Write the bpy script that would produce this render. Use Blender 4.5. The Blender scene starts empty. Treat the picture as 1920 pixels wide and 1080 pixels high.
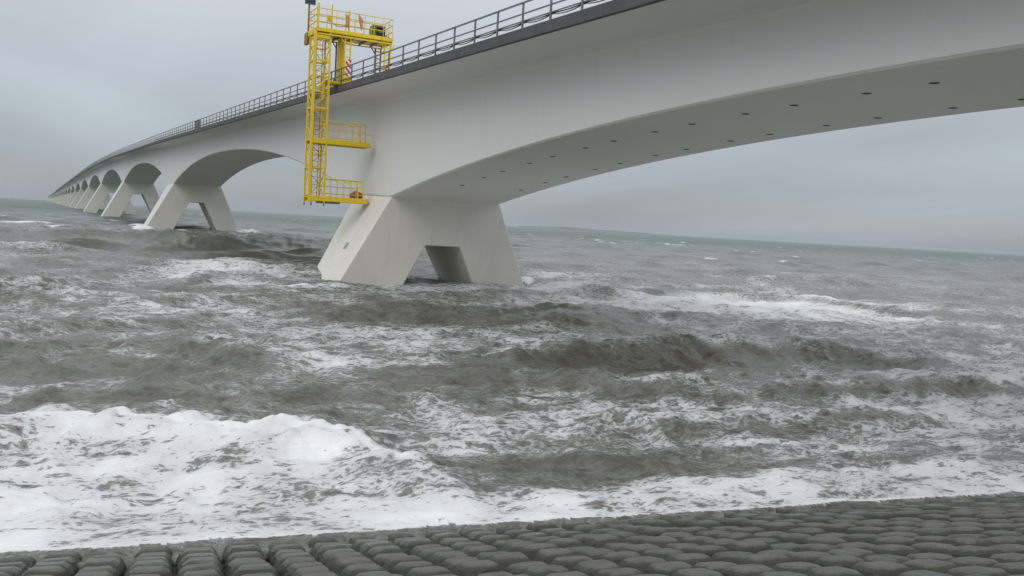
import bpy, bmesh, math, random
import numpy as np
from mathutils import Matrix, Vector

# ------------------------------------------------------------------ camera, sky, sun, exposure
S = bpy.context.scene
COL = S.collection
CAM_H = 3.6
YAW, PITCH, ROLL = math.radians(27.7609), math.radians(3.9453), math.atan(.0562)
r0 = Vector((math.cos(YAW), -math.sin(YAW), 0)); f0 = Vector((math.sin(YAW), math.cos(YAW), 0)); z0 = Vector((0, 0, 1))
fw = f0*math.cos(PITCH) - z0*math.sin(PITCH); up0 = f0*math.sin(PITCH) + z0*math.cos(PITCH)
rt = r0*math.cos(ROLL) + up0*math.sin(ROLL); up = up0*math.cos(ROLL) - r0*math.sin(ROLL)
cd = bpy.data.cameras.new('camera'); cam = bpy.data.objects.new('camera', cd); COL.objects.link(cam)
m = Matrix.Identity(4)
for i in range(3):
    m[i][0], m[i][1], m[i][2] = rt[i], up[i], -fw[i]
m[2][3] = CAM_H
cam.matrix_world = m
cd.sensor_width = 36; cd.lens = 36*1680/1920; cd.clip_start = .1; cd.clip_end = 30000
S.camera = cam

SUN_EL, SUN_AZ = math.radians(40), math.radians(-132)     # azimuth from +Y towards +X: the light comes from the left
W = bpy.data.worlds.new("World"); S.world = W; W.use_nodes = True
nt = W.node_tree; nt.nodes.clear()
def N(t, typ, **kw):
    n = t.nodes.new(typ)
    for k, v in kw.items():
        setattr(n, k, v)
    return n
def mth(t, op, a, b=None, c=None, clamp=False):
    n = N(t, 'ShaderNodeMath', operation=op, use_clamp=clamp)
    for i, v in enumerate((a, b, c)):
        if v is None: continue
        if isinstance(v, (int, float)): n.inputs[i].default_value = v
        else: t.links.new(v, n.inputs[i])
    return n.outputs[0]
def mixc(t, f, a, b):
    n = N(t, 'ShaderNodeMix', data_type='RGBA')
    for s, v in ((n.inputs[0], f), (n.inputs[6], a), (n.inputs[7], b)):
        if isinstance(v, (int, float)): s.default_value = v
        elif isinstance(v, tuple): s.default_value = (*v, 1)
        else: t.links.new(v, s)
    return n.outputs[2]
def sstep(t, x, a, b):
    n = N(t, 'ShaderNodeMapRange', interpolation_type='SMOOTHSTEP')
    for i, v in ((0, x), (1, a), (2, b)):
        if isinstance(v, (int, float)): n.inputs[i].default_value = v
        else: t.links.new(v, n.inputs[i])
    return n.outputs[0]
def noise(t, vec, scale, detail=4, rough=.5, dist=0.):
    n = N(t, 'ShaderNodeTexNoise')
    n.inputs['Scale'].default_value = scale; n.inputs['Detail'].default_value = detail
    n.inputs['Roughness'].default_value = rough; n.inputs['Distortion'].default_value = dist
    if vec is not None: t.links.new(vec, n.inputs['Vector'])
    return n.outputs[0]
def mapping(t, vec, loc=(0, 0, 0), rot=(0, 0, 0), scale=(1, 1, 1)):
    n = N(t, 'ShaderNodeMapping')
    n.inputs[1].default_value = loc; n.inputs[2].default_value = rot; n.inputs[3].default_value = scale
    t.links.new(vec, n.inputs[0]); return n.outputs[0]

sky = N(nt, 'ShaderNodeTexSky', sky_type='NISHITA', sun_disc=False)
sky.sun_elevation = SUN_EL; sky.sun_rotation = SUN_AZ
gen = N(nt, 'ShaderNodeTexCoord').outputs['Generated']
sep = N(nt, 'ShaderNodeSeparateXYZ'); nt.links.new(gen, sep.inputs[0])
zc = mth(nt, 'MAXIMUM', sep.outputs[2], 0.)
den = mth(nt, 'ADD', zc, .12)
cx = mth(nt, 'DIVIDE', sep.outputs[0], den); cy = mth(nt, 'DIVIDE', sep.outputs[1], den)
cmb = N(nt, 'ShaderNodeCombineXYZ'); nt.links.new(cx, cmb.inputs[0]); nt.links.new(cy, cmb.inputs[1])
cl = noise(nt, mapping(nt, cmb.outputs[0], (3.1, 1.7, 0), (0, 0, .5), (.45, .2, 1)), 1.0, 5, .5, .4)
clf = mth(nt, 'MULTIPLY_ADD', cl, .85, .57)
grad = mth(nt, 'MULTIPLY_ADD', zc, 2.6, 1.0)
# a brighter cloud bank low on the left, with a soft upper edge
dt = N(nt, 'ShaderNodeVectorMath', operation='DOT_PRODUCT'); nt.links.new(gen, dt.inputs[0]); dt.inputs[1].default_value = (-.2367, .1227, -.9638)
dtv = mth(nt, 'MULTIPLY_ADD', cl, .05, mth(nt, 'SUBTRACT', dt.outputs['Value'], .025))
bank = mth(nt, 'MULTIPLY', sstep(nt, dtv, -.018, .022), mth(nt, 'SUBTRACT', 1., sstep(nt, dtv, .02, .13)))
bank = mth(nt, 'MULTIPLY', bank, mth(nt, 'SUBTRACT', 1., sstep(nt, sep.outputs[0], .03, .20)))
bank = mth(nt, 'MULTIPLY', bank, sstep(nt, sep.outputs[1], .6, .9))
clf = mth(nt, 'MULTIPLY_ADD', bank, .13, clf)
lum = mth(nt, 'MULTIPLY', grad, clf)
SKY_L = 3.9
cloud = mixc(nt, sstep(nt, zc, 0., .35), (.89*SKY_L, 1.0*SKY_L, 1.09*SKY_L), (.955*SKY_L, 1.0*SKY_L, 1.075*SKY_L))
vm = N(nt, 'ShaderNodeVectorMath', operation='SCALE'); nt.links.new(cloud, vm.inputs[0]); nt.links.new(lum, vm.inputs['Scale'])
skymix = mixc(nt, .06, vm.outputs[0], sky.outputs[0])
bg = N(nt, 'ShaderNodeBackground'); bg.inputs[1].default_value = .1
nt.links.new(skymix, bg.inputs[0])
wo = N(nt, 'ShaderNodeOutputWorld'); nt.links.new(bg.outputs[0], wo.inputs[0])

sl = bpy.data.lights.new('sun', 'SUN'); sl.energy = .85; sl.angle = math.radians(40); sl.color = (1, .99, .96)
so = bpy.data.objects.new('sun', sl); COL.objects.link(so)
sd = Vector((math.sin(SUN_AZ)*math.cos(SUN_EL), math.cos(SUN_AZ)*math.cos(SUN_EL), math.sin(SUN_EL)))
so.rotation_euler = sd.to_track_quat('Z', 'Y').to_euler(); so.location = (-40, 0, 60)
vs = S.view_settings
vs.view_transform = 'Standard'; vs.look = 'None'; vs.exposure = 0.0; vs.gamma = 1; vs.use_curve_mapping = False
S.cycles.volume_step_rate = 1; S.cycles.max_bounces = 8; S.cycles.volume_bounces = 1

# ------------------------------------------------------------------ helpers
rng = random.Random(7)
WM = {}
def wmat(o): return WM[o.name]
def link(name, data, M=None, parent=None):
    o = bpy.data.objects.new(name, data); COL.objects.link(o)
    M = M if M is not None else Matrix.Identity(4)
    WM[o.name] = M.copy()
    if parent is not None:
        o.parent = parent; o.matrix_local = wmat(parent).inverted() @ M
    else:
        o.matrix_world = M
    return o
def thing(name, label, cat, loc, group=None):
    o = link(name, None, Matrix.Translation(loc)); o['label'] = label; o['category'] = cat
    if group: o['group'] = group
    return o
def tag(o, label, cat, group=None):
    o['label'] = label; o['category'] = cat
    if group: o['group'] = group
    return o
def mesh_from(name, verts, faces, mat, smooth=False):
    me = bpy.data.meshes.new(name); me.from_pydata([tuple(v) for v in verts], [], faces); me.update()
    me.materials.append(mat)
    if smooth: me.polygons.foreach_set('use_smooth', [True]*len(me.polygons))
    return me
def from_bm(name, bm, mat, smooth=False):
    bmesh.ops.recalc_face_normals(bm, faces=bm.faces)
    me = bpy.data.meshes.new(name); bm.to_mesh(me); bm.free(); me.materials.append(mat)
    if smooth: me.polygons.foreach_set('use_smooth', [True]*len(me.polygons))
    return me
def box_bm(bm, lo, hi, bevel=0.):
    r = bmesh.ops.create_cube(bm, size=1)
    for v in r['verts']:
        v.co = Vector([lo[i] + (v.co[i]+.5)*(hi[i]-lo[i]) for i in range(3)])
    if bevel:
        es = list({e for v in r['verts'] for e in v.link_edges})
        bmesh.ops.bevel(bm, geom=es, offset=bevel, segments=1, affect='EDGES')
_unit = {}
def unit_box(mat, name):
    k = ('b', mat.name, name)
    if k not in _unit:
        bm = bmesh.new(); box_bm(bm, (-.5, -.5, -.5), (.5, .5, .5)); _unit[k] = from_bm(name, bm, mat)
    return _unit[k]
def unit_tube(mat, name):
    k = ('t', mat.name, name)
    if k not in _unit:
        bm = bmesh.new(); bmesh.ops.create_cone(bm, cap_ends=True, segments=8, radius1=.5, radius2=.5, depth=1); _unit[k] = from_bm(name, bm, mat)
    return _unit[k]
def bar(name, a, b, w, h, mat, parent, tube=False, ref=None):
    a, b = Vector(a), Vector(b); d = b-a; L = d.length; zx = d/L
    ref = ref or (Vector((0, 0, 1)) if abs(zx.z) < .95 else Vector((0, 1, 0)))
    xx = ref.cross(zx).normalized(); yy = zx.cross(xx)
    M = Matrix(((xx.x*w, yy.x*h, zx.x*L, (a.x+b.x)/2), (xx.y*w, yy.y*h, zx.y*L, (a.y+b.y)/2), (xx.z*w, yy.z*h, zx.z*L, (a.z+b.z)/2), (0, 0, 0, 1)))
    return link(name, (unit_tube if tube else unit_box)(mat, name), M, parent)
def block(name, lo, hi, mat, parent, bevel=.015):
    lo, hi = Vector(lo), Vector(hi); c = (lo+hi)/2; bm = bmesh.new(); box_bm(bm, lo-c, hi-c, bevel)
    return link(name, from_bm(name, bm, mat), Matrix.Translation(c), parent)

def material(name, col, rough=.6, metal=0., spec=.5):
    mt = bpy.data.materials.new(name); mt.use_nodes = True
    b = mt.node_tree.nodes['Principled BSDF']
    b.inputs['Base Color'].default_value = (*col, 1); b.inputs['Roughness'].default_value = rough
    b.inputs['Metallic'].default_value = metal; b.inputs['Specular IOR Level'].default_value = spec
    return mt
def worn(name, c1, c2, rough=.6, scale=3., streak=True, bump=.0, metal=0., c3=None, amt=.5):
    """paint or concrete with mottling, run-off streaks and wear"""
    mt = material(name, c1, rough, metal); t = mt.node_tree; b = t.nodes['Principled BSDF']
    tc = N(t, 'ShaderNodeNewGeometry').outputs['Position']
    n1 = noise(t, tc, scale, 6, .6)
    f = sstep(t, n1, .5-amt*.3, .5+amt*.5)
    if streak:
        n2 = noise(t, mapping(t, tc, scale=(2.6, 2.6, .16)), 1.1, 5, .62)
        f = mth(t, 'MULTIPLY_ADD', sstep(t, n2, .5, .75), .6, mth(t, 'MULTIPLY', f, .6), clamp=True)
    c = mixc(t, f, c1, c2)
    if c3 is not None:
        n3 = noise(t, tc, scale*4, 5, .7)
        c = mixc(t, sstep(t, n3, .6, .72), c, c3)
    t.links.new(c, b.inputs['Base Color'])
    if bump:
        bp = N(t, 'ShaderNodeBump'); bp.inputs['Strength'].default_value = bump; bp.inputs['Distance'].default_value = .02
        t.links.new(noise(t, tc, scale*9, 6, .65), bp.inputs['Height']); t.links.new(bp.outputs[0], b.inputs['Normal'])
    return mt

M_PAINT = worn('white_bridge_paint', (.76, .75, .715), (.72, .71, .67), .55, .5, True, .12, c3=(.73, .72, .68), amt=.9)
M_PIER = worn('cream_pier_paint', (.77, .74, .655), (.69, .66, .575), .55, .6, True, .12, c3=(.66, .63, .55), amt=.9)
M_EDGE = worn('weathered_edge_concrete', (.105, .108, .105), (.06, .061, .06), .85, 1.5, True, .3, c3=(.14, .14, .135))
M_RAIL = worn('galvanised_rail', (.19, .195, .20), (.13, .135, .14), .55, 2., False, 0, .2)
M_DARK = material('dark_rubber', (.02, .02, .02), .7)
M_HOLE = material('dark_hole', (.07, .065, .055), .9)
M_NUM = material('grey_stencil_paint', (.32, .32, .31), .7)
M_YEL = worn('yellow_rig_paint', (.82, .58, .010), (.62, .43, .010), .42, 4., True, 0, c3=(.60, .42, .02), amt=.8)
M_YELF = worn('dark_yellow_paint', (.33, .22, .03), (.16, .11, .04), .6, 5., False, 0)  # darker, browner yellow for floors, joists, ladder and rear legs
M_GREYS = material('grey_steel', (.16, .165, .17), .5, .3)
M_RED = material('red_reflective', (.52, .03, .02), .4)
M_WHITE = material('white_reflective', (.72, .70, .68), .4)
M_ORANGE = worn('orange_webbing', (.60, .27, .08), (.48, .20, .07), .7, 8., False)
M_GREEN = worn('green_housing_paint', (.16, .21, .05), (.10, .13, .04), .5, 6., False)
M_BLACKM = worn('black_machine_paint', (.018, .018, .017), (.03, .028, .026), .5, 6., False)
M_BAG = worn('faded_red_tarpaulin', (.36, .14, .10), (.26, .13, .09), .8, 6., False, .4, c3=(.20, .11, .07))
M_CELL = material('solar_cell', (.03, .035, .06), .2)

# ------------------------------------------------------------------ air
bm = bmesh.new(); box_bm(bm, (-9600, -9600, -4.2), (9600, 9600, 24))
hm = bpy.data.materials.new('sea_haze'); hm.use_nodes = True
t = hm.node_tree; t.nodes.clear()
pv = N(t, 'ShaderNodeVolumePrincipled'); pv.inputs['Color'].default_value = (.69, .73, .77, 1); pv.inputs['Density'].default_value = .0001
pv.inputs['Anisotropy'].default_value = .2
t.links.new(pv.outputs[0], N(t, 'ShaderNodeOutputMaterial').inputs['Volume'])
hz = link('haze', from_bm('haze', bm, hm)); hz['kind'] = 'stuff'

# ------------------------------------------------------------------ shore frame: t runs along the dike, q is metres seaward of the waterline
NV = np.array([.145, .9894]); TV = np.array([.9894, -.145]); Q0 = 9.1
SLOPE, WZ = .26, .25
def xy(tt, qq): return (TV[0]*tt + NV[0]*(qq+Q0), TV[1]*tt + NV[1]*(qq+Q0))
def revz(qq): return WZ - SLOPE*qq

# ------------------------------------------------------------------ sea
_perm = np.random.RandomState(3).permutation(65536).astype(np.int64)
_ga = np.random.RandomState(4).rand(65536)*2*np.pi
_gx, _gy = np.cos(_ga), np.sin(_ga)
def pn(x, y, seed=0):
    xi = np.floor(x).astype(np.int64); yi = np.floor(y).astype(np.int64); xf = x-xi; yf = y-yi
    u = xf*xf*xf*(xf*(xf*6-15)+10); v = yf*yf*yf*(yf*(yf*6-15)+10)
    def g(ix, iy, dx, dy):
        h = _perm[(_perm[(ix+seed*131) & 65535] + iy) & 65535]
        return _gx[h]*dx + _gy[h]*dy
    a = g(xi, yi, xf, yf); b = g(xi+1, yi, xf-1, yf); c = g(xi, yi+1, xf, yf-1); d = g(xi+1, yi+1, xf-1, yf-1)
    return (a+(b-a)*u)*(1-v) + (c+(d-c)*u)*v
def fbm(x, y, o=4, seed=0, lac=2.03, gain=.5):
    s = 0; amp = 1; 
    for k in range(o):
        s = s + amp*pn(x, y, seed+k*17); x = x*lac+5.3; y = y*lac+1.7; amp *= gain
    return s
def ss(x, a, b):
    u = np.clip((x-a)/(b-a), 0, 1); return u*u*(3-2*u)

NR, NA = 1450, 800
ratio = (9200/6.5)**(1/(NR-1))
rr = 6.5*ratio**np.arange(NR)
az = YAW + np.radians(np.linspace(-47, 47, NA))
RR, AZ = np.meshgrid(rr, az, indexing='ij')
X = (RR*np.sin(AZ)).ravel(); Y = (RR*np.cos(AZ)).ravel(); R = RR.ravel()
T = X*TV[0] + Y*TV[1]; Q = X*NV[0] + Y*NV[1] - Q0
step = R*(ratio-1)
H = np.zeros_like(X); DX = np.zeros_like(X); DY = np.zeros_like(X)
rs = np.random.RandomState(21)
warp1 = pn(X/23, Y/23, 5); warp2 = pn(X/9, Y/9, 6)
spec = [(31, .20, 3), (22, .19, 4), (15.5, .16, 5), (11, .125, 5), (7.6, .10, 6), (5.2, .075, 7), (3.6, .055, 8), (2.4, .040, 8), (1.6, .027, 8), (1.05, .018, 8), (.68, .011, 8)]
main = math.atan2(-NV[1], -NV[0]) + .12
for lam, amp, n in spec:
    env = np.clip((lam/step-2.2)/3, 0, 1)
    if lam > 9: env = env*(.12+.88*ss(Q, 8, 45))
    elif lam > 3: env = env*(.25+.75*ss(Q, 2, 25))
    else: env = env*(.55+.45*ss(Q, .5, 6))
    for i in range(n):
        l = lam*rs.uniform(.8, 1.25); th = main + rs.normal(0, .38 if lam > 4 else .6); k = 2*math.pi/l
        a = amp/math.sqrt(n)*rs.uniform(.7, 1.3)*1.25; dx, dy = math.cos(th), math.sin(th)
        ph = k*(X*dx+Y*dy) + rs.uniform(0, 6.28) + 1.8*warp1 + (1.1*warp2 if lam < 8 else 0)
        s, c = np.sin(ph), np.cos(ph)
        H += env*a*c
        q = min(.85, .5/(k*amp*3.2))
        DX -= env*q*a*dx*s; DY -= env*q*a*dy*s
far_h = H.copy()
# breaking crests one can pick out: (t, q) of the crest line, height, width seaward, width of the face, foam on crest
crests = [
 ([-9, -4.5, -2.6, -1.5, -.2, .6, 1.3, 2.0, 2.45, 2.85, 3.2, 3.6], [5.9, 5.6, 5.5, 5.6, 5.1, 4.3, 4.3, 4.2, 3.5, 2.5, 1.75, 1.1], [.30, .30, .30, .31, .33, .36, .43, .44, .36, .26, .16, .0], 1.5, 1.5, .8),
 ([3.0, 3.8, 5.5, 6.2, 8.6, 12.4, 20, 30], [1.6, 1.75, 1.25, 1.2, 1.15, 1.3, 1.2, 1.4], [0, .16, .2, .2, .18, .18, .15, .1], .8, .35, .6),
 ([5.8, 7.3, 8.6, 10.1, 11.5, 12.8, 14.3, 16.0, 17.6, 19.3, 21.2, 23], [11.0, 11.3, 12.2, 12.8, 13.4, 13.5, 13.6, 13.8, 13.9, 13.4, 12.4, 11.8], [0, .36, .52, .58, .52, .58, .46, .5, .62, .58, .38, 0], 1.7, .75, .42),
 ([4.0, 5.5, 7.3, 8.8, 9.7, 10.6, 12], [10.0, 10.1, 9.6, 8.6, 7.9, 6.9, 6.4], [0, .22, .36, .40, .38, .3, 0], 1.2, .7, .25),
 ([-9, -4.2, -2.6, -.8, .4, 1.6, 2.6], [13.0, 13.7, 14.6, 14.4, 13.3, 12.0, 11.4], [.2, .34, .42, .44, .36, .28, 0], 1.7, .9, .42),
 ([-60, -18, -10, -4, 5, 14, 24, 34], [80, 80, 80, 82, 84, 86, 88, 92], [.3, .6, .7, .75, .75, .7, .4, 0], 9, 11, .42),
 ([-8, -1.7, 1.0, 2.6, 4.0, 6.7, 10], [34, 37, 44, 44, 42, 41, 39], [.0, .25, .6, .62, .5, .4, 0], 3.5, 2.2, .55),
 ([8, 14.5, 22, 29.7, 35, 38, 46, 70], [31, 33, 38, 42, 38, 31, 28, 30], [0, .35, .4, .45, .45, .4, .35, 0], 3., 2.2, .48),
 ([4, 6.7, 10.1, 14.5, 17], [25, 24.3, 23.1, 23.0, 22.4], [0, .34, .4, .34, 0], 2.2, 1.1, .1),
 ([11, 13, 16, 20, 24], [7.6, 8.2, 8.6, 8.3, 8.8], [0, .26, .3, .3, 0], 1.1, .6, .1),
 ([6, 7.5, 9, 11, 13, 15], [5.2, 5.3, 5.0, 5.2, 5.6, 5.4], [0, .18, .22, .22, .2, 0], .9, .5, .15),
 ([-3, -1, 1, 3, 4.5], [8.6, 8.9, 8.4, 8.0, 8.3], [.18, .26, .24, .2, 0], 1.1, .6, .1),
]
CF = np.zeros_like(X); FACE = np.zeros_like(X)
n_a = fbm(T*.55, Q*.55, 3, 40); n_b = fbm(T*1.7, Q*1.7, 3, 60); n_c = fbm(T*4.5, Q*4.5, 2, 64)*np.clip((.25/step-1.5)/3, 0, 1)
R1D = None
md0 = fbm(T*.33, Q*.6, 3, 90); md1 = fbm(T*.8, Q*1.5, 3, 95)*np.clip((1./step-2)/3, 0, 1)
for i, (ct, cq, ch, wb, wf, cf) in enumerate(crests):
    ct, cq, ch = map(np.array, (ct, cq, ch))
    tt = np.linspace(ct[0], ct[-1], 240)
    sm = lambda v: np.convolve(np.pad(np.interp(tt, ct, v), 9, 'edge'), np.hanning(21)[1:-1]/np.hanning(21)[1:-1].sum(), 'valid')
    q_c = np.interp(T, tt, sm(cq)); h_c = np.interp(T, tt, sm(ch), left=ch[0] if i in (0, 4, 5) else 0, right=0)
    wsc = min(1., wf*.5)
    d = Q - q_c - n_a*.35*min(wf, 2.) - (n_b*.13 + n_c*.05)*min(wf, 2.)
    if i == 0: R1D = d
    pr = np.where(d > 0, np.exp(-(np.abs(d)/wb)**1.4), np.exp(-(np.abs(d)/wf)**1.7))
    hh = h_c*(1+.35*n_a+.18*n_b)
    H += hh*pr - .22*h_c*np.exp(-((d+1.9*wf)/(wf*1.1))**2)
    CF = np.maximum(CF, (1. if i == 0 else .85+.6*md0+.6*md1)*cf*np.clip(h_c/ch.max()*1.4, 0, 1)*np.where(d > 0, np.exp(-(d/(wb*.8))**2), np.exp(-(d/(wf*.35))**2)))
    FACE = np.maximum(FACE, np.clip(h_c/ch.max()*1.5, 0, 1)*np.exp(-((d+.75*wf)/(wf*.55))**2))
edge = .56+.18*n_a+.17*n_b+.10*pn(T*.22, T*0, 33)
# foam cover
def blob(t0, q0, st, sq, a, rot=0.):
    c, s = math.cos(rot), math.sin(rot); u = (T-t0)*c+(Q-q0)*s; v = -(T-t0)*s+(Q-q0)*c
    return a*np.exp(-((u/st)**2+(v/sq)**2))
big = fbm(T*.10, Q*.16, 3, 80); mid = fbm(T*.33, Q*.6, 3, 90)
mid2 = fbm(T*.8, Q*1.5, 3, 95)*np.clip((1./step-2)/3, 0, 1)
Fo = np.zeros_like(X)
left = 1-ss(T, 2.9, 4.0)
bore = left*ss(-R1D, -.55, .05)
Fo = np.maximum(Fo, bore*(.61+.20*n_a+.20*mid+.16*mid2))
Fo = np.maximum(Fo, .84*blob(1.7, 3.5, 1.15, .75, 1.))
Fo -= .10*blob(2.75, 1.75, .65, .42, 1., -.5)*left
Fo -= .14*blob(.9, 2.2, .9, .35, 1.)
swash = np.exp(-(np.maximum(Q-1.25-.25*n_a-.35*ss(T, 4, 7), 0)/.75)**2)*(.605+.12*n_b+.2*mid+.12*mid2)
Fo = np.maximum(Fo, swash)
Fo = np.maximum(Fo, (.74+.15*n_b)*np.exp(-((Q-.62-.1*n_a)/.2)**2))
lace = .355+.12*big+.13*mid+.22*mid2
for b in ((25, 33.5, 14, 6.5, .27), (33, 34, 9, 8, .2), (15, 35, 6, 5, .16), (1.6, 44, 3.2, 6, .34), (4.2, 37, 2.6, 3, .34), (4.4, 8.0, 3.4, 2.6, .02), (7.5, 5.3, 4.5, 2.0, .04), (13, 5.5, 6, 2.2, .10), (18, 6, 8, 3, .18),
          (3.0, 12.3, 2.4, 2.0, .24), (14, 155, 9, 10, .5), (-14, 117, 16, 12, .3), (24.6, 50, 3.4, 3.0, .22), (-4, 10, 3, 2, .10), (10, 17, 9, 4, .12), (-12, 60, 10, 8, .12), (24, 12, 7, 5, .2), (0, 24, 7, 3, .12)):
    lace = lace + blob(*b)
lace -= .30*blob(9.5, 11.5, 7, 1.0, 1., .12) + .25*blob(9, 24, 7, 2.0, 1.) + .35*blob(6, 70, 18, 10, 1.) + .3*blob(5.6, 2.8, 1.9, .8, 1., -.1) + .25*blob(-3, 11.8, 4, 1.0, 1.)
lace *= (1-.38*FACE)
cap = np.clip((far_h-.42)/.35, 0, 1)*ss(pn(X/3.5, Y/3.5, 70), .05, .35)*ss(Q, 15, 60)
fade = 1-.75*ss(Q, 60, 160)
Fo = np.maximum(Fo, np.maximum(lace*fade, CF))
Fo = np.maximum(Fo, cap*.75)
Fo = np.clip(Fo, 0, 1)
Fo = np.where(Q < edge-.02, Fo*.45, Fo)
# splashes at the feet of the two nearest piers
for x0, y0, sx, h in ((26.9, 49.3, .7, .45), (28.4, 143.5, 2.2, 1.0), (13.0, 149, 1.6, .4)):
    g = np.exp(-(((X-x0)/sx)**2+((Y-y0)/sx)**2)); H += h*g*(1+.6*n_b) ; Fo = np.maximum(Fo, np.clip(1.2*g, 0, 1)*.95)
H -= .55*np.exp(-(((X-20)/14)**2+((Y-138)/14)**2))      # a trough in front of the second pier
# chop and foam relief
e1 = np.clip((1.1/step-2)/3, 0, 1); e2 = np.clip((.42/step-2)/3, 0, 1)
c1 = fbm(T*.9+.4*warp2, Q*1.35, 2, 200); c2 = fbm(T*2.0, Q*3.2, 2, 220)
H += e1*.085*(1-2*np.abs(c1))*(.5+.5*ss(Q, 0, 4)) + e2*.034*(1-2*np.abs(c2))
H += Fo*.05*e1*(n_b+.6*c2)
near = ss(Q, .2, 2.6)
H = H*near + (1-near)*(WZ - .13 + .03*n_a + .03*c1 + .018*c2*e2) + .10*(1-ss(Q, 1.5, 5))*near
film = WZ-SLOPE*Q+.035+.012*c2                      # the thin sheet of foam running up over the stones
H = np.where(Q < 1.2, np.maximum(H, film), H)
H = np.where(Q < edge, film+.012-.11*ss(edge-Q, 0., .22)-.28*ss(edge-Q, .25, .7), H)
H = H*(1-.9*ss(R, 2500, 8000))
px, py = X+DX*near, Y+DY*near
co = np.stack([px, py, H], 1).astype(np.float32)
i, j = np.meshgrid(np.arange(NR-1), np.arange(NA-1), indexing='ij')
a = (i*NA+j).ravel(); quads = np.stack([a, a+1, a+NA+1, a+NA], 1)[:, ::-1]
qm = Q.reshape(NR, NA)[:-1, :-1].ravel()
quads = quads[qm > -1.2]
me = bpy.data.meshes.new('sea'); me.vertices.add(len(co)); me.vertices.foreach_set('co', co.ravel())
nq = len(quads); me.loops.add(nq*4); me.loops.foreach_set('vertex_index', quads.ravel().astype(np.int32))
me.polygons.add(nq); me.polygons.foreach_set('loop_start', np.arange(0, nq*4, 4, dtype=np.int32)); me.polygons.foreach_set('loop_total', np.full(nq, 4, dtype=np.int32))
me.polygons.foreach_set('use_smooth', np.ones(nq, dtype=bool)); me.update(calc_edges=True)
at = me.attributes.new('foam', 'FLOAT', 'POINT'); at.data.foreach_set('value', Fo.astype(np.float32))

mt = bpy.data.materials.new('stormy_sea_water'); mt.use_nodes = True; t = mt.node_tree; b = t.nodes['Principled BSDF']
pos = N(t, 'ShaderNodeNewGeometry').outputs['Position']
P = mapping(t, pos, rot=(0, 0, .1455), scale=(1, 1, 1))
fo = N(t, 'ShaderNodeAttribute', attribute_name='foam').outputs['Fac']
wp = N(t, 'ShaderNodeTexNoise'); wp.inputs['Scale'].default_value = .8; wp.inputs['Detail'].default_value = 3; t.links.new(P, wp.inputs['Vector'])
wadd = N(t, 'ShaderNodeVectorMath', operation='MULTIPLY_ADD'); t.links.new(wp.outputs['Color'], wadd.inputs[0]); wadd.inputs[1].default_value = (.5, .5, 0); t.links.new(P, wadd.inputs[2])
PW = mapping(t, wadd.outputs[0], scale=(.55, 1, .6))
def ridge(sc, det, ro):
    n = noise(t, PW, sc, det, ro)
    return mth(t, 'SUBTRACT', 1., mth(t, 'ABSOLUTE', mth(t, 'MULTIPLY_ADD', n, 2., -1.)))
rA = ridge(3.6, 7, .66); rB = ridge(11., 5, .64)
rid = mth(t, 'MULTIPLY_ADD', rB, .42, mth(t, 'MULTIPLY', rA, .58))
thr = mth(t, 'MULTIPLY_ADD', mth(t, 'POWER', fo, 1.5), -.50, 1.07)
foam = sstep(t, rid, mth(t, 'SUBTRACT', thr, .05), mth(t, 'ADD', thr, .045))
thin = sstep(t, rid, mth(t, 'SUBTRACT', thr, .24), mth(t, 'ADD', thr, .01))
dens = mth(t, 'MULTIPLY_ADD', thin, mth(t, 'MULTIPLY_ADD', fo, .34, .04), mth(t, 'MULTIPLY', foam, mth(t, 'MULTIPLY_ADD', fo, .72, .10)), clamp=True)
wn = noise(t, P, .16, 3, .5)
sp_ = N(t, 'ShaderNodeSeparateXYZ'); t.links.new(P, sp_.inputs[0])
wcol = mixc(t, wn, (.071, .067, .041), (.088, .087, .064))
wcol = mixc(t, mth(t, 'MULTIPLY', sstep(t, mth(t, 'MULTIPLY_ADD', noise(t, P, .03, 3, .5), 90., mth(t, 'SUBTRACT', sp_.outputs[1], 45.)), 20, 330), .8), wcol, (.078, .114, .098))      # clearer, greener water off the shoals
fcol = mixc(t, noise(t, P, 2.3, 4, .6), (.86, .86, .86), (.68, .69, .69))
t.links.new(mixc(t, dens, wcol, fcol), b.inputs['Base Color'])
swell = sstep(t, sp_.outputs[1], 50, 420)               # waves too small to mesh so far out roughen the surface
t.links.new(mth(t, 'MAXIMUM', mth(t, 'MULTIPLY_ADD', dens, .70, .07), mth(t, 'MULTIPLY', swell, .40)), b.inputs['Roughness'])
t.links.new(mth(t, 'MULTIPLY_ADD', swell, -.10, .5), b.inputs['Specular IOR Level'])
b.inputs['IOR'].default_value = 1.33
h1 = noise(t, mapping(t, P, scale=(.6, 1, 1)), 2.6, 5, .58); h2 = noise(t, mapping(t, P, scale=(.7, 1, 1)), 11., 4, .6)
hh = mth(t, 'MULTIPLY_ADD', h2, .25, mth(t, 'MULTIPLY_ADD', dens, .35, h1))
bp = N(t, 'ShaderNodeBump'); bp.inputs['Strength'].default_value = .6; bp.inputs['Distance'].default_value = .11
t.links.new(hh, bp.inputs['Height']); t.links.new(bp.outputs[0], b.inputs['Normal'])
me.materials.append(mt)
sea = link('sea', me); sea['kind'] = 'structure'

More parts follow.
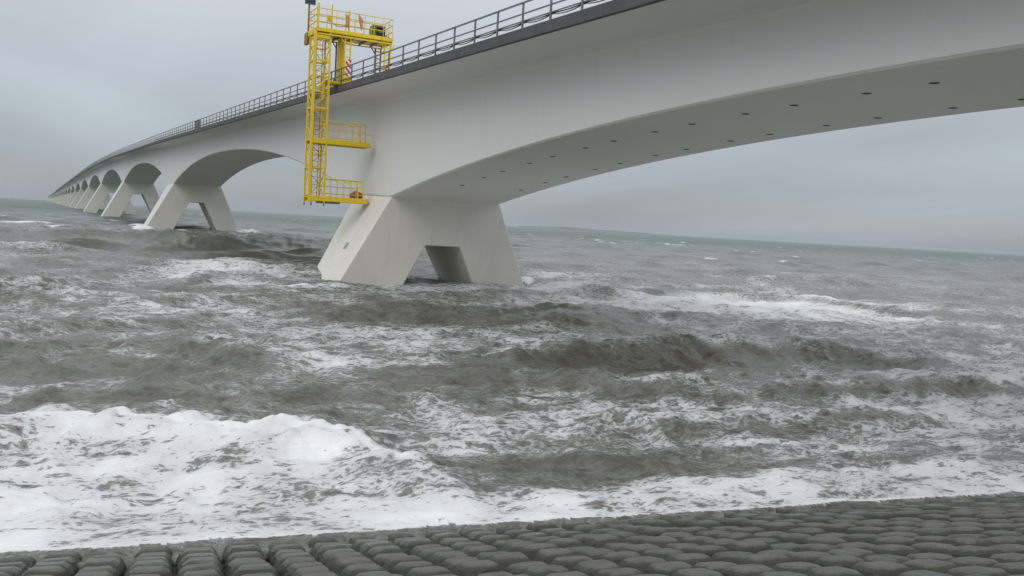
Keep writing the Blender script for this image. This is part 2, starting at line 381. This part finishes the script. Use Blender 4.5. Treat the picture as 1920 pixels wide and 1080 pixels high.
# far low coast, right of the near pier
pts = []
cl_y = []
crs = np.random.RandomState(9)
A0, A1 = math.radians(28), math.radians(38.5)
verts, faces = [], []
nC = 90
for k in range(nC):
    u = k/(nC-1); a = A0+(A1-A0)*u; r = 8400
    h = 1.7*(7 + 6*math.exp(-((u-.30)/.12)**2) + 2*crs.rand())*(1-ss(np.array(u), .6, 1.0))*ss(np.array(u), -.3, .05) + .3
    for dr, z in ((-60, -2.2), (0, h*.8), (90, h), (400, -2.2)):
        verts.append(((r+dr)*math.sin(a), (r+dr)*math.cos(a), float(z)))
for k in range(nC-1):
    for q in range(3): faces.append((k*4+q, k*4+q+1, k*4+q+5, k*4+q+4))
co_ = link('coastline', mesh_from('coastline', verts, faces, worn('far_coast_grass', (.06, .07, .05), (.09, .09, .08), .9, .02, False))); co_['kind'] = 'structure'

# ------------------------------------------------------------------ dike: sloping bed, stone blocks
bedm = worn('mossy_joint_soil', (.030, .030, .020), (.040, .044, .018), .95, 5., False, .8, c3=(.05, .045, .02))
verts = []; faces = []
prof = [(7, revz(7)-.15), (.5, revz(.5)-.15), (-9, revz(-9)-.15), (-14, revz(-14)-.15), (-17, revz(-14)+.1), (-60, revz(-14)-.2), (-75, -1.0)]
ts = [-120, -60, -14, 0, 14, 60, 160]
for tt in ts:
    for q, z in prof: verts.append((*xy(tt, q), z))
for k in range(len(ts)-1):
    for q in range(len(prof)-1): faces.append((k*len(prof)+q, k*len(prof)+q+1, (k+1)*len(prof)+q+1, (k+1)*len(prof)+q))
dike = link('dike_slope', mesh_from('dike_slope', verts, faces, bedm)); dike['kind'] = 'structure'

stone = bpy.data.materials.new('weathered_revetment_stone'); stone.use_nodes = True; t = stone.node_tree; b = t.nodes['Principled BSDF']
pos = N(t, 'ShaderNodeNewGeometry').outputs['Position']; oi = N(t, 'ShaderNodeObjectInfo').outputs['Random']
n1 = noise(t, pos, 6, 6, .65); n2 = noise(t, pos, 45, 5, .7); n3 = noise(t, pos, 2.2, 4, .6)
c = mixc(t, sstep(t, n1, .35, .65), (.092, .088, .070), (.140, .135, .112))
c = mixc(t, sstep(t, n3, .52, .72), c, (.060, .064, .034))
c = mixc(t, mth(t, 'MULTIPLY', sstep(t, n2, .62, .74), .7), c, (.20, .20, .18))
c = mixc(t, mth(t, 'MULTIPLY', oi, .5), c, (.145, .142, .125))
oz = N(t, 'ShaderNodeSeparateXYZ'); t.links.new(N(t, 'ShaderNodeTexCoord').outputs['Object'], oz.inputs[0])
growth_shade = sstep(t, mth(t, 'MULTIPLY_ADD', n1, .04, oz.outputs[2]), .011, -.006)
c = mixc(t, mth(t, 'MULTIPLY', growth_shade, .85), c, mixc(t, n3, (.026, .024, .017), (.030, .032, .015)))      # algae in the joints, plus shade painted onto the block sides
qd = N(t, 'ShaderNodeVectorMath', operation='DOT_PRODUCT'); t.links.new(pos, qd.inputs[0]); qd.inputs[1].default_value = (.145, .9894, 0)
wet = sstep(t, mth(t, 'ADD', qd.outputs['Value'], mth(t, 'MULTIPLY', n3, .9)), 8.0, 9.3)                  # washed and wet along the waterline
t.links.new(mixc(t, mth(t, 'MULTIPLY', wet, .38), c, (.03, .029, .022)), b.inputs['Base Color'])
t.links.new(mth(t, 'MULTIPLY_ADD', wet, -.26, .52), b.inputs['Roughness'])
bp = N(t, 'ShaderNodeBump'); bp.inputs['Strength'].default_value = .9; bp.inputs['Distance'].default_value = .035
t.links.new(mth(t, 'MULTIPLY_ADD', n2, .5, n1), bp.inputs['Height']); t.links.new(bp.outputs[0], b.inputs['Normal'])

BS = .42
BK = BS/.45
def stone_block_mesh(seed):
    r = random.Random(seed); v = []; j = lambda s: r.uniform(-s, s)
    rings = [(.219, -.20, .005), (.211, -.110, .007), (.176, -.040, .009), (.124, 0., .006)]
    vs_ = []
    for h, z, jit in rings:
        for sx, sy in ((-1, -1), (0, -1.03), (1, -1), (1.03, 0), (1, 1), (0, 1.03), (-1, 1), (-1.03, 0)):
            k = .93 if sx and sy and abs(sx) == 1 and abs(sy) == 1 else 1
            vs_.append((BK*h*sx*k+j(jit), BK*h*sy*k+j(jit), z+j(jit*.6)))
    vs_.append((j(.02), j(.02), .004+j(.004)))
    fs = []
    for q in range(3):
        for k in range(8): fs.append((q*8+k, q*8+(k+1) % 8, q*8+8+(k+1) % 8, q*8+8+k))
    for k in range(8): fs.append((24+k, 24+(k+1) % 8, 32))
    return mesh_from('stone_block', vs_, fs, stone)
bms = [stone_block_mesh(s) for s in range(10)]
TX = Vector((TV[0], TV[1], 0)); TY = Vector((NV[0], NV[1], -SLOPE)).normalized(); TZ = TX.cross(TY)
base = Matrix(((TX.x, TY.x, TZ.x, 0), (TX.y, TY.y, TZ.y, 0), (TX.z, TY.z, TZ.z, 0), (0, 0, 0, 1)))
cells = []
for a_ in range(-60, 90):
    for b_ in range(-42, 8):
        s_ = BS*b_; qq = s_/math.sqrt(1+SLOPE**2); tt = BS*a_ + .10
        x_, y_ = xy(tt, qq); z_ = revz(qq)
        rel = Vector((x_, y_, z_-CAM_H)); dz = rel.dot(fw)
        vis = False
        if dz > .5:
            u = rel.dot(rt)/dz*1680/960; v = -rel.dot(up)/dz*1680/540
            vis = abs(u) < 1.06 and v < 1.09
        cells.append((0 if (vis and qq < 1.0) else 1, rel.length, x_, y_, z_))
cells.sort()
rest_v, rest_f = [], []
for k, (inv, dist, x_, y_, z_) in enumerate(cells):
    r = random.Random(k*7+1)
    M = Matrix.Translation((x_, y_, z_)) @ base @ Matrix.Translation((r.gauss(0, .007), r.gauss(0, .007), r.gauss(-.002, .012))) @ Matrix.Rotation(r.gauss(0, .03), 4, 'Z') @ Matrix.Rotation(r.gauss(0, .02), 4, 'X') @ Matrix.Rotation(r.gauss(0, .02), 4, 'Y') @ Matrix.Diagonal((r.uniform(.94, 1.02), r.uniform(.94, 1.02), 1, 1)) @ Matrix.Rotation(r.choice((0, 1, 2, 3))*math.pi/2, 4, 'Z')
    mm = bms[r.randrange(10)]
    if k < 300:
        link('stone_block', mm, M, dike)
    else:
        o_ = len(rest_v); rest_v += [M @ v.co for v in mm.vertices]; rest_f += [tuple(i_+o_ for i_ in p.vertices) for p in mm.polygons]
rest = link('stone_blocks', mesh_from('stone_blocks', rest_v, rest_f, stone), None, dike); rest['kind'] = 'stuff'

# ------------------------------------------------------------------ bridge
XC, YP0, SPAN = 20.57, 50.9, 95.
PIER_HALF = 3.2
_ky = [-250, -44.1, 3.4, 50.9, 146, 241, 336, 431, 526, 6000]; _kz = [3.7, 8.5, 9.62, 10.72, 13.0, 14.85, 15.95, 16.1, 16.1, 16.1]
_fy = np.arange(-200, 5200, 4.); _fz = np.interp(_fy, _ky, _kz)
_kk = np.hanning(13)[1:-1]; _kk /= _kk.sum(); _fz = np.convolve(np.pad(_fz, 5, 'edge'), _kk, 'valid')
def fb(y): return float(np.interp(y, _fy, _fz))
def depth(d):
    if d <= 0: return 5.8
    return 2.0+3.8*max(0., 1-d/44.3)**2.2
bridge = thing('bridge', 'long white concrete box girder bridge on A-shaped piers crossing the rough sea', 'bridge', (XC, YP0, 0))
OUT = 5.77
def girder(k):
    yc = YP0+SPAN*k; ya, yb = yc-SPAN/2+.025, yc+SPAN/2-.025
    if k == -1: ya = yc-3.3
    st = sorted(set([ya, yb, yc-PIER_HALF, yc+PIER_HALF] + [yc+s*(PIER_HALF+d) for s in (-1, 1) for d in (np.arange(.8, 44.3, .8) if k == 0 else (1, 2.5, 4.5, 7, 10, 13, 16, 19.5, 23, 27, 31, 35.5, 40, 44) if k < 4 else (4, 10, 16, 24, 34))]))
    st = [y for y in st if ya <= y <= yb]
    c = .07
    v, f = [], []
    for y in st:
        z = fb(y); zs = z-depth(abs(y-yc)-PIER_HALF)
        sec = [(-5.55, z), (-4.3, z-.10), (-3.62, z-.17), (-3.45, z-.26), (-3.4, z-.42), (-3.4, zs+c), (-3.4+c, zs), (3.4-c, zs), (3.4, zs+c), (3.4, z-.42), (3.45, z-.26), (3.62, z-.17), (4.3, z-.10), (5.55, z), (5.55, z+.31), (-5.55, z+.31)]
        for x, zz in sec: v.append((x, y-yc, zz))
    n = 16
    for s in range(len(st)-1):
        for q in range(n): f.append((s*n+q, s*n+(q+1) % n, (s+1)*n+(q+1) % n, (s+1)*n+q))
    f.append(tuple(range(n))[::-1]); f.append(tuple((len(st)-1)*n+q for q in range(n)))
    g = link('girder', mesh_from('girder', v, f, M_PAINT), Matrix.Translation((XC, yc, 0)), bridge)
    for sd_ in (-1, 1):
        v, f = [], []
        for y in st:
            z = fb(y)
            for x, zz in ((5.553, z-.01), (OUT, z-.025), (OUT, z+.345), (OUT-.03, z+.37), (5.40, z+.37), (5.40, z+.313), (5.553, z+.31)): v.append((sd_*x, y-yc, zz))
        n = 7
        for s in range(len(st)-1):
            for q in range(n): f.append((s*n+q, s*n+(q+1) % n, (s+1)*n+(q+1) % n, (s+1)*n+q))
        f.append(tuple(range(n))); f.append(tuple((len(st)-1)*n+q for q in range(n)))
        me_ = mesh_from('edge_beam', v, f, M_EDGE); bm = bmesh.new(); bm.from_mesh(me_); bmesh.ops.recalc_face_normals(bm, faces=bm.faces); bm.to_mesh(me_); bm.free()
        link('edge_beam', me_, Matrix.Translation((XC, yc, 0)), g)
    bm = bmesh.new(); bm.from_mesh(g.data); bmesh.ops.recalc_face_normals(bm, faces=bm.faces); bm.to_mesh(g.data); bm.free()
    return g
_pm = {}
def pier(k):
    yc = YP0+SPAN*k; zt = fb(yc)-5.8
    key = round(zt, 2)
    if key not in _pm:
        zb = -3.; zo = zt-2.72; sl_ = .49; by = .11
        oR = lambda z: 3.4+.46*(zt-z); ol = lambda z: 3.4+.535*(zt-z); il = lambda z: 1.08+.49*(zo-z); hy = lambda z: PIER_HALF-by*(zt-z)
        pts = [(-3.4, zt), (-ol(zb), zb), (-il(zb), zb), (-1.08, zo), (1.08, zo), (il(zb), zb), (oR(zb), zb), (3.4, zt)]
        sl2 = (fb(yc+3)-fb(yc-3))/6
        bm = bmesh.new()
        fr = [bm.verts.new((x, -hy(z), z-(PIER_HALF*sl2 if z == zt else 0))) for x, z in pts]; bk = [bm.verts.new((x, hy(z), z+(PIER_HALF*sl2 if z == zt else 0))) for x, z in pts]
        for q in ((0, 1, 2, 3), (0, 3, 4, 7), (4, 5, 6, 7)):
            bm.faces.new([fr[i_] for i_ in q]); bm.faces.new([bk[i_] for i_ in q][::-1])
        for q in range(8): bm.faces.new((fr[q], bk[q], bk[(q+1) % 8], fr[(q+1) % 8]))
        bmesh.ops.recalc_face_normals(bm, faces=bm.faces)
        es = [e for e in bm.edges if len(e.link_faces) == 2 and e.calc_face_angle(0) > .5 and not (abs(e.verts[0].co.z-zt) < .3 and abs(e.verts[1].co.z-zt) < .3)]
        bmesh.ops.bevel(bm, geom=es, offset=.05, segments=1, affect='EDGES')
        _pm[key] = (from_bm('pier', bm, M_PIER), zt)
    return link('pier', _pm[key][0], Matrix.Translation((XC, yc, 0)), bridge)
NP = 42
girders = [girder(k) for k in range(-1, NP)]
piers = [pier(k) for k in range(-1, NP)]
# drain holes under the near span, in two rows
bm = bmesh.new(); bmesh.ops.create_cone(bm, cap_ends=True, segments=14, radius1=.13, radius2=.13, depth=.05)
hole_me = from_bm('drain_hole', bm, M_HOLE)
for xr in (19.35, 22.85):
    for p in range(8):
        for off in (0, -2.6):
            y = 43.0-4.65*p+off; gk = girders[1]
            if y < 4: continue
            d = abs(y-YP0)-PIER_HALF; z = fb(y)-depth(d); sl_ = ((fb(y+.5)-depth(abs(y+.5-YP0)-PIER_HALF))-(fb(y-.5)-depth(abs(y-.5-YP0)-PIER_HALF)))
            link('drain_hole', hole_me, Matrix.Translation((xr, y, z+.02)) @ Matrix.Rotation(math.atan(sl_), 4, 'X'), gk)
# stencilled number on the flank of the near pier
tcu = bpy.data.curves.new('pier_number', 'FONT'); tcu.body = '58'; tcu.size = .62; tcu.align_x = 'CENTER'; tcu.extrude = .002
to_ = bpy.data.objects.new('tmp', tcu); COL.objects.link(to_)
dg = bpy.context.evaluated_depsgraph_get(); num_me = bpy.data.meshes.new_from_object(to_.evaluated_get(dg)); num_me.name = 'pier_number'
bpy.data.objects.remove(to_); num_me.materials.clear(); num_me.materials.append(M_NUM)
zt = fb(YP0)-5.8; zn = 1.75
nx = Vector((-1, 0, .535)).normalized()                       # outward normal of the flank
ax = Vector((0, -1, 0)); ay = nx.cross(ax)
pp = Vector((XC-3.4-.535*(zt-zn)-.004, YP0-.35, zn))
M = Matrix(((ax.x, ay.x, nx.x, pp.x), (ax.y, ay.y, nx.y, pp.y), (ax.z, ay.z, nx.z, pp.z), (0, 0, 0, 1)))
link('pier_number', num_me, M, piers[1])

# railing on the near edge
XR = XC-OUT+.10
rail_t = thing('bridge_railing', 'grey steel post and rail parapet along the near edge of the bridge deck', 'railing', (XR, 0, fb(0)))
ZT = lambda y: fb(y)+.37
bm = bmesh.new(); box_bm(bm, (-.028, -.045, 0), (.028, .045, .90), .006); post_me = from_bm('post', bm, M_RAIL)
ys = np.arange(-1.36, 2400, 2.0)
far_v, far_f = [], []
for k, y in enumerate(ys):
    if k < 300:
        link('post', post_me, Matrix.Translation((XR, y, ZT(y)-.01)), rail_t)
    elif y < 1400:
        o_ = len(far_v)
        for sx in (-.03, .03):
            for sy in (-.045, .045):
                for zz in (0, .9): far_v.append((XR+sx, y+sy, ZT(y)+zz))
        far_f += [tuple(o_+i_ for i_ in q) for q in ((0, 1, 3, 2), (4, 6, 7, 5), (0, 4, 5, 1), (2, 3, 7, 6), (1, 5, 7, 3))]
fp = link('far_posts', mesh_from('far_posts', far_v, far_f, M_RAIL), None, rail_t); fp['kind'] = 'stuff'
def sweep(name, hz_, w, h, y0, y1, stp, mat, parent, sag=0., x=XR, period=2.):
    v, f = [], []
    yy = np.arange(y0, y1+.01, stp)
    for y in yy:
        u = ((y+1.36) % period)/period; dz = -sag*4*u*(1-u)
        for dx, dz2 in ((-w, -h), (w, -h), (w, h), (-w, h)): v.append((x+dx, y, ZT(y)+hz_+dz2+dz))
    for s in range(len(yy)-1):
        for q in range(4): f.append((s*4+q, s*4+(q+1) % 4, s*4+4+(q+1) % 4, s*4+4+q))
    f.append((3, 2, 1, 0)); L_ = (len(yy)-1)*4; f.append((L_, L_+1, L_+2, L_+3))
    return link(name, mesh_from(name, v, f, mat), None, parent)
sweep('top_rail', .915, .035, .025, -2, 4000, 4, M_RAIL, rail_t)
sweep('middle_rail', .52, .022, .022, -2, 2000, 4, M_RAIL, rail_t)
sweep('lower_rail', .26, .018, .020, -2, 2000, 4, M_RAIL, rail_t)
cb = sweep('cable', .24, .014, .014, -2, 150, .25, M_DARK, rail_t, sag=.10, x=XR+.07)
sweep('cable', .27, .016, .016, -2, 150, .25, M_DARK, rail_t, sag=.04, x=XR+.10)
# wire mesh infill in one bay of the railing
yb_ = 103.
v, f = [], []
for k in range(14):
    y = yb_+k*4.2/14; o_ = len(v)
    for dy in (-.02, .02):
        for zz in (.0, .9): v.append((XR-.02, y+dy, ZT(y)+zz)); v.append((XR+.02, y+dy, ZT(y)+zz))
    f += [tuple(o_+i_ for i_ in q) for q in ((0, 2, 3, 1), (4, 5, 7, 6), (0, 4, 6, 2), (1, 3, 7, 5))]
link('mesh_panel', mesh_from('mesh_panel', v, f, M_RAIL), None, rail_t)

# ------------------------------------------------------------------ yellow inspection rig hanging over the edge
GX0, GX1, GY0, GY1 = 13.32, 14.18, 50.57, 51.62
rig = thing('inspection_rig', 'yellow lattice inspection rig standing on the bridge edge with hanging mast', 'rig', (15.2, 51.5, fb(51)+.40))
ZB, ZTOP = 4.36, 14.0
for x in (GX0, GX1):
    for y in (GY0, GY1):
        w = .15 if (x == GX0 and y == GY0) else .10
        bar('mast_chord', (x, y, ZB-.05), (x, y, ZTOP), w, w, M_YEL, rig)
lev = [4.62, 5.35, 6.3, 7.1, 7.86, 8.75, 9.65, 10.55, 11.45, 12.3, 13.1, 13.75]
for i_, z in enumerate(lev):
    for (xa, ya, xb, yb2) in ((GX0, GY0, GX1, GY0), (GX0, GY1, GX1, GY1), (GX0, GY0, GX0, GY1), (GX1, GY0, GX1, GY1)):
        hv = i_ in (2, 4, 6, 9)
        bar('mast_strut', (xa, ya, z), (xb, yb2, z), .07 if hv else .045, .09 if hv else .045, M_YEL, rig)
        if i_ < len(lev)-1:
            z2 = lev[i_+1]
            p_, q_ = ((xa, ya, z), (xb, yb2, z2)) if (i_ % 2) == 0 else ((xb, yb2, z), (xa, ya, z2))
            bar('mast_brace', p_, q_, .04, .04, M_YEL, rig)
            if z < 9: pass
# ladder inside the mast
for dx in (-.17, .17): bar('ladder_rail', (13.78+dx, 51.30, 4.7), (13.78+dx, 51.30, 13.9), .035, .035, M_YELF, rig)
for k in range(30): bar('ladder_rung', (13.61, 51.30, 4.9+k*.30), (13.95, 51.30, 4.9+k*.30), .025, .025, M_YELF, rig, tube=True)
# broad plate where the mast passes the parapet, with a slanting stay
block('guide_plate', (14.02, 51.0, 10.15), (14.10, 51.75, 11.75), M_YEL, rig)
bar('stay', (GX0+.05, GY0-.03, 10.55), (GX1, GY0-.03, 11.5), .07, .07, M_YEL, rig)
block('guide_bracket', (14.2, 50.8, 11.12), (15.0, 51.6, 11.28), M_YEL, rig)
for z in (12.0, 9.2, 7.0): bar('hook_arm', (GX0-.22, GY0-.02, z), (GX0, GY0-.02, z+.02), .05, .05, M_YEL, rig)
for x in (GX0, GX0+.12, GX1): bar('foot_pin', (x, GY0 if x > GX0 else GY1, ZB-.22), (x, GY0 if x > GX0 else GY1, ZB), .06, .06, M_GREYS, rig)

def platform(z, x1, kind):
    p = block('work_platform', (GX0-.02, GY0+.02, z+.18), (x1-.02, GY1-.02, z+.215), M_YELF, rig, .0)
    for y in (GY0-.05, GY1+.05): block('side_beam', (GX0-.04, y-.04, z-.02), (x1+.05, y+.04, z+.27), M_YEL, p, .012)
    block('end_beam', (x1-.03, GY0, z-.02), (x1+.04, GY1, z+.25), M_YEL, p, .012)
    for y in (GY0-.03, GY1+.03):
        for hz_, w in ((1.28, .045), (.86, .03), (.46, .03)):
            bar('guard_rail', (GX1, y, z+hz_), (x1-.25, y, z+hz_-.02), w, w, M_YEL, p, tube=True)
        for q in range(6):
            x = GX1+.28+q*(x1-.27-GX1-.28)/5
            bar('guard_post', (x, y, z+.24), (x, y, z+1.28), .03, .03, M_YEL, p, tube=True)
    for x in (x1-.55, x1-.25):
        bar('end_post', (x, GY0-.03, z+.24), (x-.06, GY0-.03, z+1.28), .055, .055, M_YEL, p)
    bar('guard_rail', (x1-.28, GY0, z+1.27), (x1-.28, GY1, z+1.27), .045, .045, M_YEL, p, tube=True)
    # dropped middle of the top rail
    xm = (GX1+x1)/2+.1
    for (a_, b_) in (((xm-.28, z+1.26), (xm-.16, z+1.12)), ((xm-.16, z+1.12), (xm+.14, z+1.12)), ((xm+.14, z+1.12), (xm+.26, z+1.26))):
        bar('rail_dip', (a_[0], GY0-.03, a_[1]), (b_[0], GY0-.03, b_[1]), .05, .05, M_YEL, p, tube=True)
    bar('buffer', (x1, GY0+.15, z+.05), (x1+.14, GY0+.15, z+.05), .12, .12, M_DARK, p, tube=True)
    return p
pl = platform(4.43, 16.72, 0)
block('drip_tray', (13.95, GY0+.1, 4.30), (15.15, GY1-.1, 4.40), M_GREYS, pl)
pm_ = platform(7.68, 16.72, 1)
bar('toggle', (15.9, GY0-.06, 8.38), (16.78, GY0-.06, 8.40), .03, .03, M_YEL, pm_, tube=True)

# top deck with railing
TX0, TX1, TY0, TY1 = 13.25, 17.85, 50.50, 52.45
td = block('top_deck', (TX0+.03, TY0+.03, 13.86), (TX1-.03, TY1-.03, 13.93), M_YELF, rig, .0)
for y in (TY0, TY1): block('deck_beam', (TX0+.08, y-.04, 13.88), (TX1, y+.04, 14.10), M_YEL, td); block('lower_beam', (TX0+.2, y-.03, 13.72), (TX1, y+.03, 13.80), M_YEL, td)
for x in (TX0+.04, TX1-.04): block('end_beam', (x-.04, TY0+.05, 13.74), (x+.04, TY1-.05, 14.06), M_YEL, td)
for x in (14.0, 14.8, 15.6, 16.4, 17.1): block('floor_joist', (x-.03, TY0+.05, 13.74), (x+.03, TY1-.05, 13.85), M_YELF, td)
for hz_ in (15.15, 14.80, 14.42):
    w = .05 if hz_ != 14.80 else .055
    for y in (TY0, TY1): bar('guard_rail', (TX0+.1, y, hz_), (TX1-.05, y, hz_), w, w, M_YEL, td, tube=True)
    for x in (TX0+.1, TX1-.05): bar('guard_rail', (x, TY0, hz_), (x, TY1, hz_), w, w, M_YEL, td, tube=True)
for q in range(9):
    x = TX0+.1+q*(TX1-TX0-.15)/8
    for y in (TY0, TY1): bar('guard_post', (x, y, 14.05), (x, y, 15.15), .035, .035, M_YEL, td, tube=True)
for y in (TY0+.65, TY0+1.3):
    for x in (TX0+.1, TX1-.05): bar('guard_post', (x, y, 14.05), (x, y, 15.15), .035, .035, M_YEL, td, tube=True)
bar('corner_post', (TX0+.16, TY0, 14.05), (TX0+.16, TY0, 15.4), .11, .11, M_YEL, td)
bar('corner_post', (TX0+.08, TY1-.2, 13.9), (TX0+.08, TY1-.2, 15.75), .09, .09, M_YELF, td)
bar('tall_post', (14.33, TY0+.5, 13.9), (14.33, TY0+.5, 15.55), .07, .07, M_YEL, td)
bar('tall_post', (15.2, TY0, 13.9), (15.2, TY0, 15.25), .09, .09, M_YEL, td)
block('junction_box', (14.1, TY0+.45, 14.6), (14.35, TY0+.6, 14.95), M_YEL, td)
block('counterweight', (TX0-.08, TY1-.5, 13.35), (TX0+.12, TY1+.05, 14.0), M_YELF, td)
block('winch_housing', (13.35, TY0+.02, 13.52), (14.25, TY0+.9, 13.72), M_YEL, td)
# solar panel
sp = block('solar_panel', (TX0-.20, TY1-.32, 15.62), (TX0+.42, TY1-.26, 16.25), M_GREYS, rig)
for i_ in range(4):
    for j_ in range(3): block('solar_cell', (TX0-.17+i_*.145, TY1-.328, 15.68+j_*.19), (TX0-.04+i_*.145, TY1-.321, 15.85+j_*.19), M_CELL, sp, .0)
# legs: ladder frames of two uprights, with wheel boxes on the edge of the deck
def leg(x0, x1, y, col, z_top):
    zb = ZT(y)
    wbx = block('wheel_box', (x0-.08, y-.12, zb+.02), (x1+.08, y+.12, zb+.50), col, rig)
    for x in (x0+.1, x1-.1): bar('wheel', (x, y-.08, zb+.07), (x, y+.08, zb+.07), .14, .14, M_DARK, wbx, tube=True)
    for x in (x0+.03, x1-.03): bar('leg', (x, y, zb+.45), (x, y, z_top), .075, .09, col, rig)
    for k in range(5): bar('leg_rung', (x0+.03, y, zb+.75+k*.42), (x1-.03, y, zb+.75+k*.42), .05, .05, col, rig)
    for s, x in ((-1, x0+.03), (1, x1-.03)): bar('knee_brace', (x, y, z_top-.34), (x+s*.26, y, z_top), .05, .05, col, rig)
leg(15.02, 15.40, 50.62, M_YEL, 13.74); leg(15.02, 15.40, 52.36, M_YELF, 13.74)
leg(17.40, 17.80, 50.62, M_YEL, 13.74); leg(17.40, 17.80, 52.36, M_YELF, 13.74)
block('column_box', (14.98, 51.3, ZT(51.6)+.05), (15.30, 51.9, 13.74), M_YEL, rig)
for x0 in (14.94, 17.32):
    y = 50.62; block('track_beam', (x0, 50.2, ZT(50.5)+.005), (x0+.5, 52.9, ZT(50.5)+.10), M_YEL, rig)
def warning_board(x0, x1, y, z0, z1, flip):
    bd = block('warning_board', (x0, y-.02, z0), (x1, y, z1), M_WHITE, rig, .0)
    n = 4; w = x1-x0; st_ = (z1-z0+w)/n
    for k in range(n):
        a_ = z0-w+k*st_+.1
        poly = []
        # a slanting red band clipped to the board
        bm = bmesh.new()
        vsb = [bm.verts.new((xx, 0, zz)) for xx, zz in ((0, a_+(w if not flip else 0)), (w, a_+(0 if not flip else w)), (w, a_+(0 if not flip else w)+st_*.5), (0, a_+(w if not flip else 0)+st_*.5))]
        bm.faces.new(vsb)
        for co_b, no in (((0, 0, z0), (0, 0, -1)), ((0, 0, z1), (0, 0, 1))):
            bmesh.ops.bisect_plane(bm, geom=bm.verts[:]+bm.edges[:]+bm.faces[:], plane_co=co_b, plane_no=no, clear_outer=True)
        if bm.faces:
            link('red_stripe', from_bm('red_stripe', bm, M_RED), Matrix.Translation((x0, y-.024, 0)), bd)
        else: bm.free()
warning_board(15.10, 15.43, 50.55, 11.55, 12.55, False)
warning_board(17.46, 17.78, 50.55, 11.55, 12.30, True)

# generator on the top deck
gx, gy = 17.12, 51.15
gen_t = thing('generator', 'small black and green generator at the inner end of the rig top', 'generator', (gx, gy, 13.95))
block('engine', (gx-.12, gy-.25, 14.0), (gx+.40, gy+.3, 14.62), M_BLACKM, gen_t, .06)
block('fuel_tank', (gx-.44, gy-.28, 14.0), (gx-.14, gy+.3, 14.70), M_GREEN, gen_t, .07)
block('cover', (gx-.40, gy-.27, 14.66), (gx+.40, gy+.3, 14.80), M_GREEN, gen_t, .05)
block('control_panel', (gx-.04, gy-.275, 14.38), (gx+.28, gy-.255, 14.46), M_GREYS, gen_t, .0)
bar('exhaust_pipe', (gx+.40, gy-.1, 14.2), (gx+.66, gy-.1, 14.22), .10, .10, M_BLACKM, gen_t, tube=True)
for x in (gx-.46, gx+.46):
    bar('frame_tube', (x, gy-.3, 13.97), (x, gy-.3, 14.72), .035, .035, M_YEL, gen_t, tube=True)

# orange gear on the top railing
def cloth(name, label, pts, w):
    bm = bmesh.new(); prev = None; rows = []
    for (x, z, ww, dy) in pts:
        rows.append([bm.verts.new((x-ww, -.03-dy, z)), bm.verts.new((x, -.06-dy, z)), bm.verts.new((x+ww, -.03-dy, z)), bm.verts.new((x+ww, .01-dy, z)), bm.verts.new((x-ww, .01-dy, z))])
    for r1, r2 in zip(rows, rows[1:]):
        for q in range(5): bm.faces.new((r1[q], r1[(q+1) % 5], r2[(q+1) % 5], r2[q]))
    bm.faces.new(rows[0]); bm.faces.new(rows[-1][::-1])
    return tag(link(name, from_bm(name, bm, M_ORANGE, True), Matrix.Translation((0, TY0-.03, 0))), label, 'cloth')
cloth('orange_cloth', 'orange cloth bundled over the middle of the rig top railing', [(15.72, 15.16, .02, .0), (15.76, 15.04, .05, .02), (15.82, 14.92, .11, .05), (15.85, 14.80, .13, .06), (15.86, 14.62, .09, .05), (15.90, 14.45, .07, .03), (15.93, 14.28, .02, .01)], .1)
cloth('orange_strap', 'orange strap hung upright on the rig railing nearer the mast', [(15.02, 15.0, .09, .0), (15.06, 14.85, .10, .02), (15.08, 14.7, .08, .03), (15.06, 14.5, .09, .02), (15.08, 14.30, .10, .02)], .1)
rope = thing('orange_rope', 'orange rope slung between two posts low on the rig railing', 'rope', (14.3, TY0-.05, 14.3))
pr = [(14.25, 14.38), (14.45, 14.30), (14.7, 14.28), (14.95, 14.32), (15.2, 14.36)]
for a_, b_ in zip(pr, pr[1:]): bar('rope_length', (a_[0], TY0-.05, a_[1]), (b_[0], TY0-.05, b_[1]), .05, .05, M_ORANGE, rope, tube=True)
# bundle on the lowest platform
bm = bmesh.new(); bmesh.ops.create_icosphere(bm, subdivisions=3, radius=1)
for v in bm.verts:
    n_ = 1+.10*math.sin(5*v.co.x+2)*math.cos(4*v.co.y)+.07*math.sin(9*v.co.z+3*v.co.x)
    v.co = Vector((v.co.x*.40*n_, v.co.y*.33*n_, max(v.co.z, -.75)*.27*n_))
bag = tag(link('tarpaulin_bundle', from_bm('tarpaulin_bundle', bm, M_BAG, True), Matrix.Translation((16.22, 51.05, 4.645+.2))), 'rounded reddish tarpaulin bundle at the end of the lowest yellow platform', 'bundle')
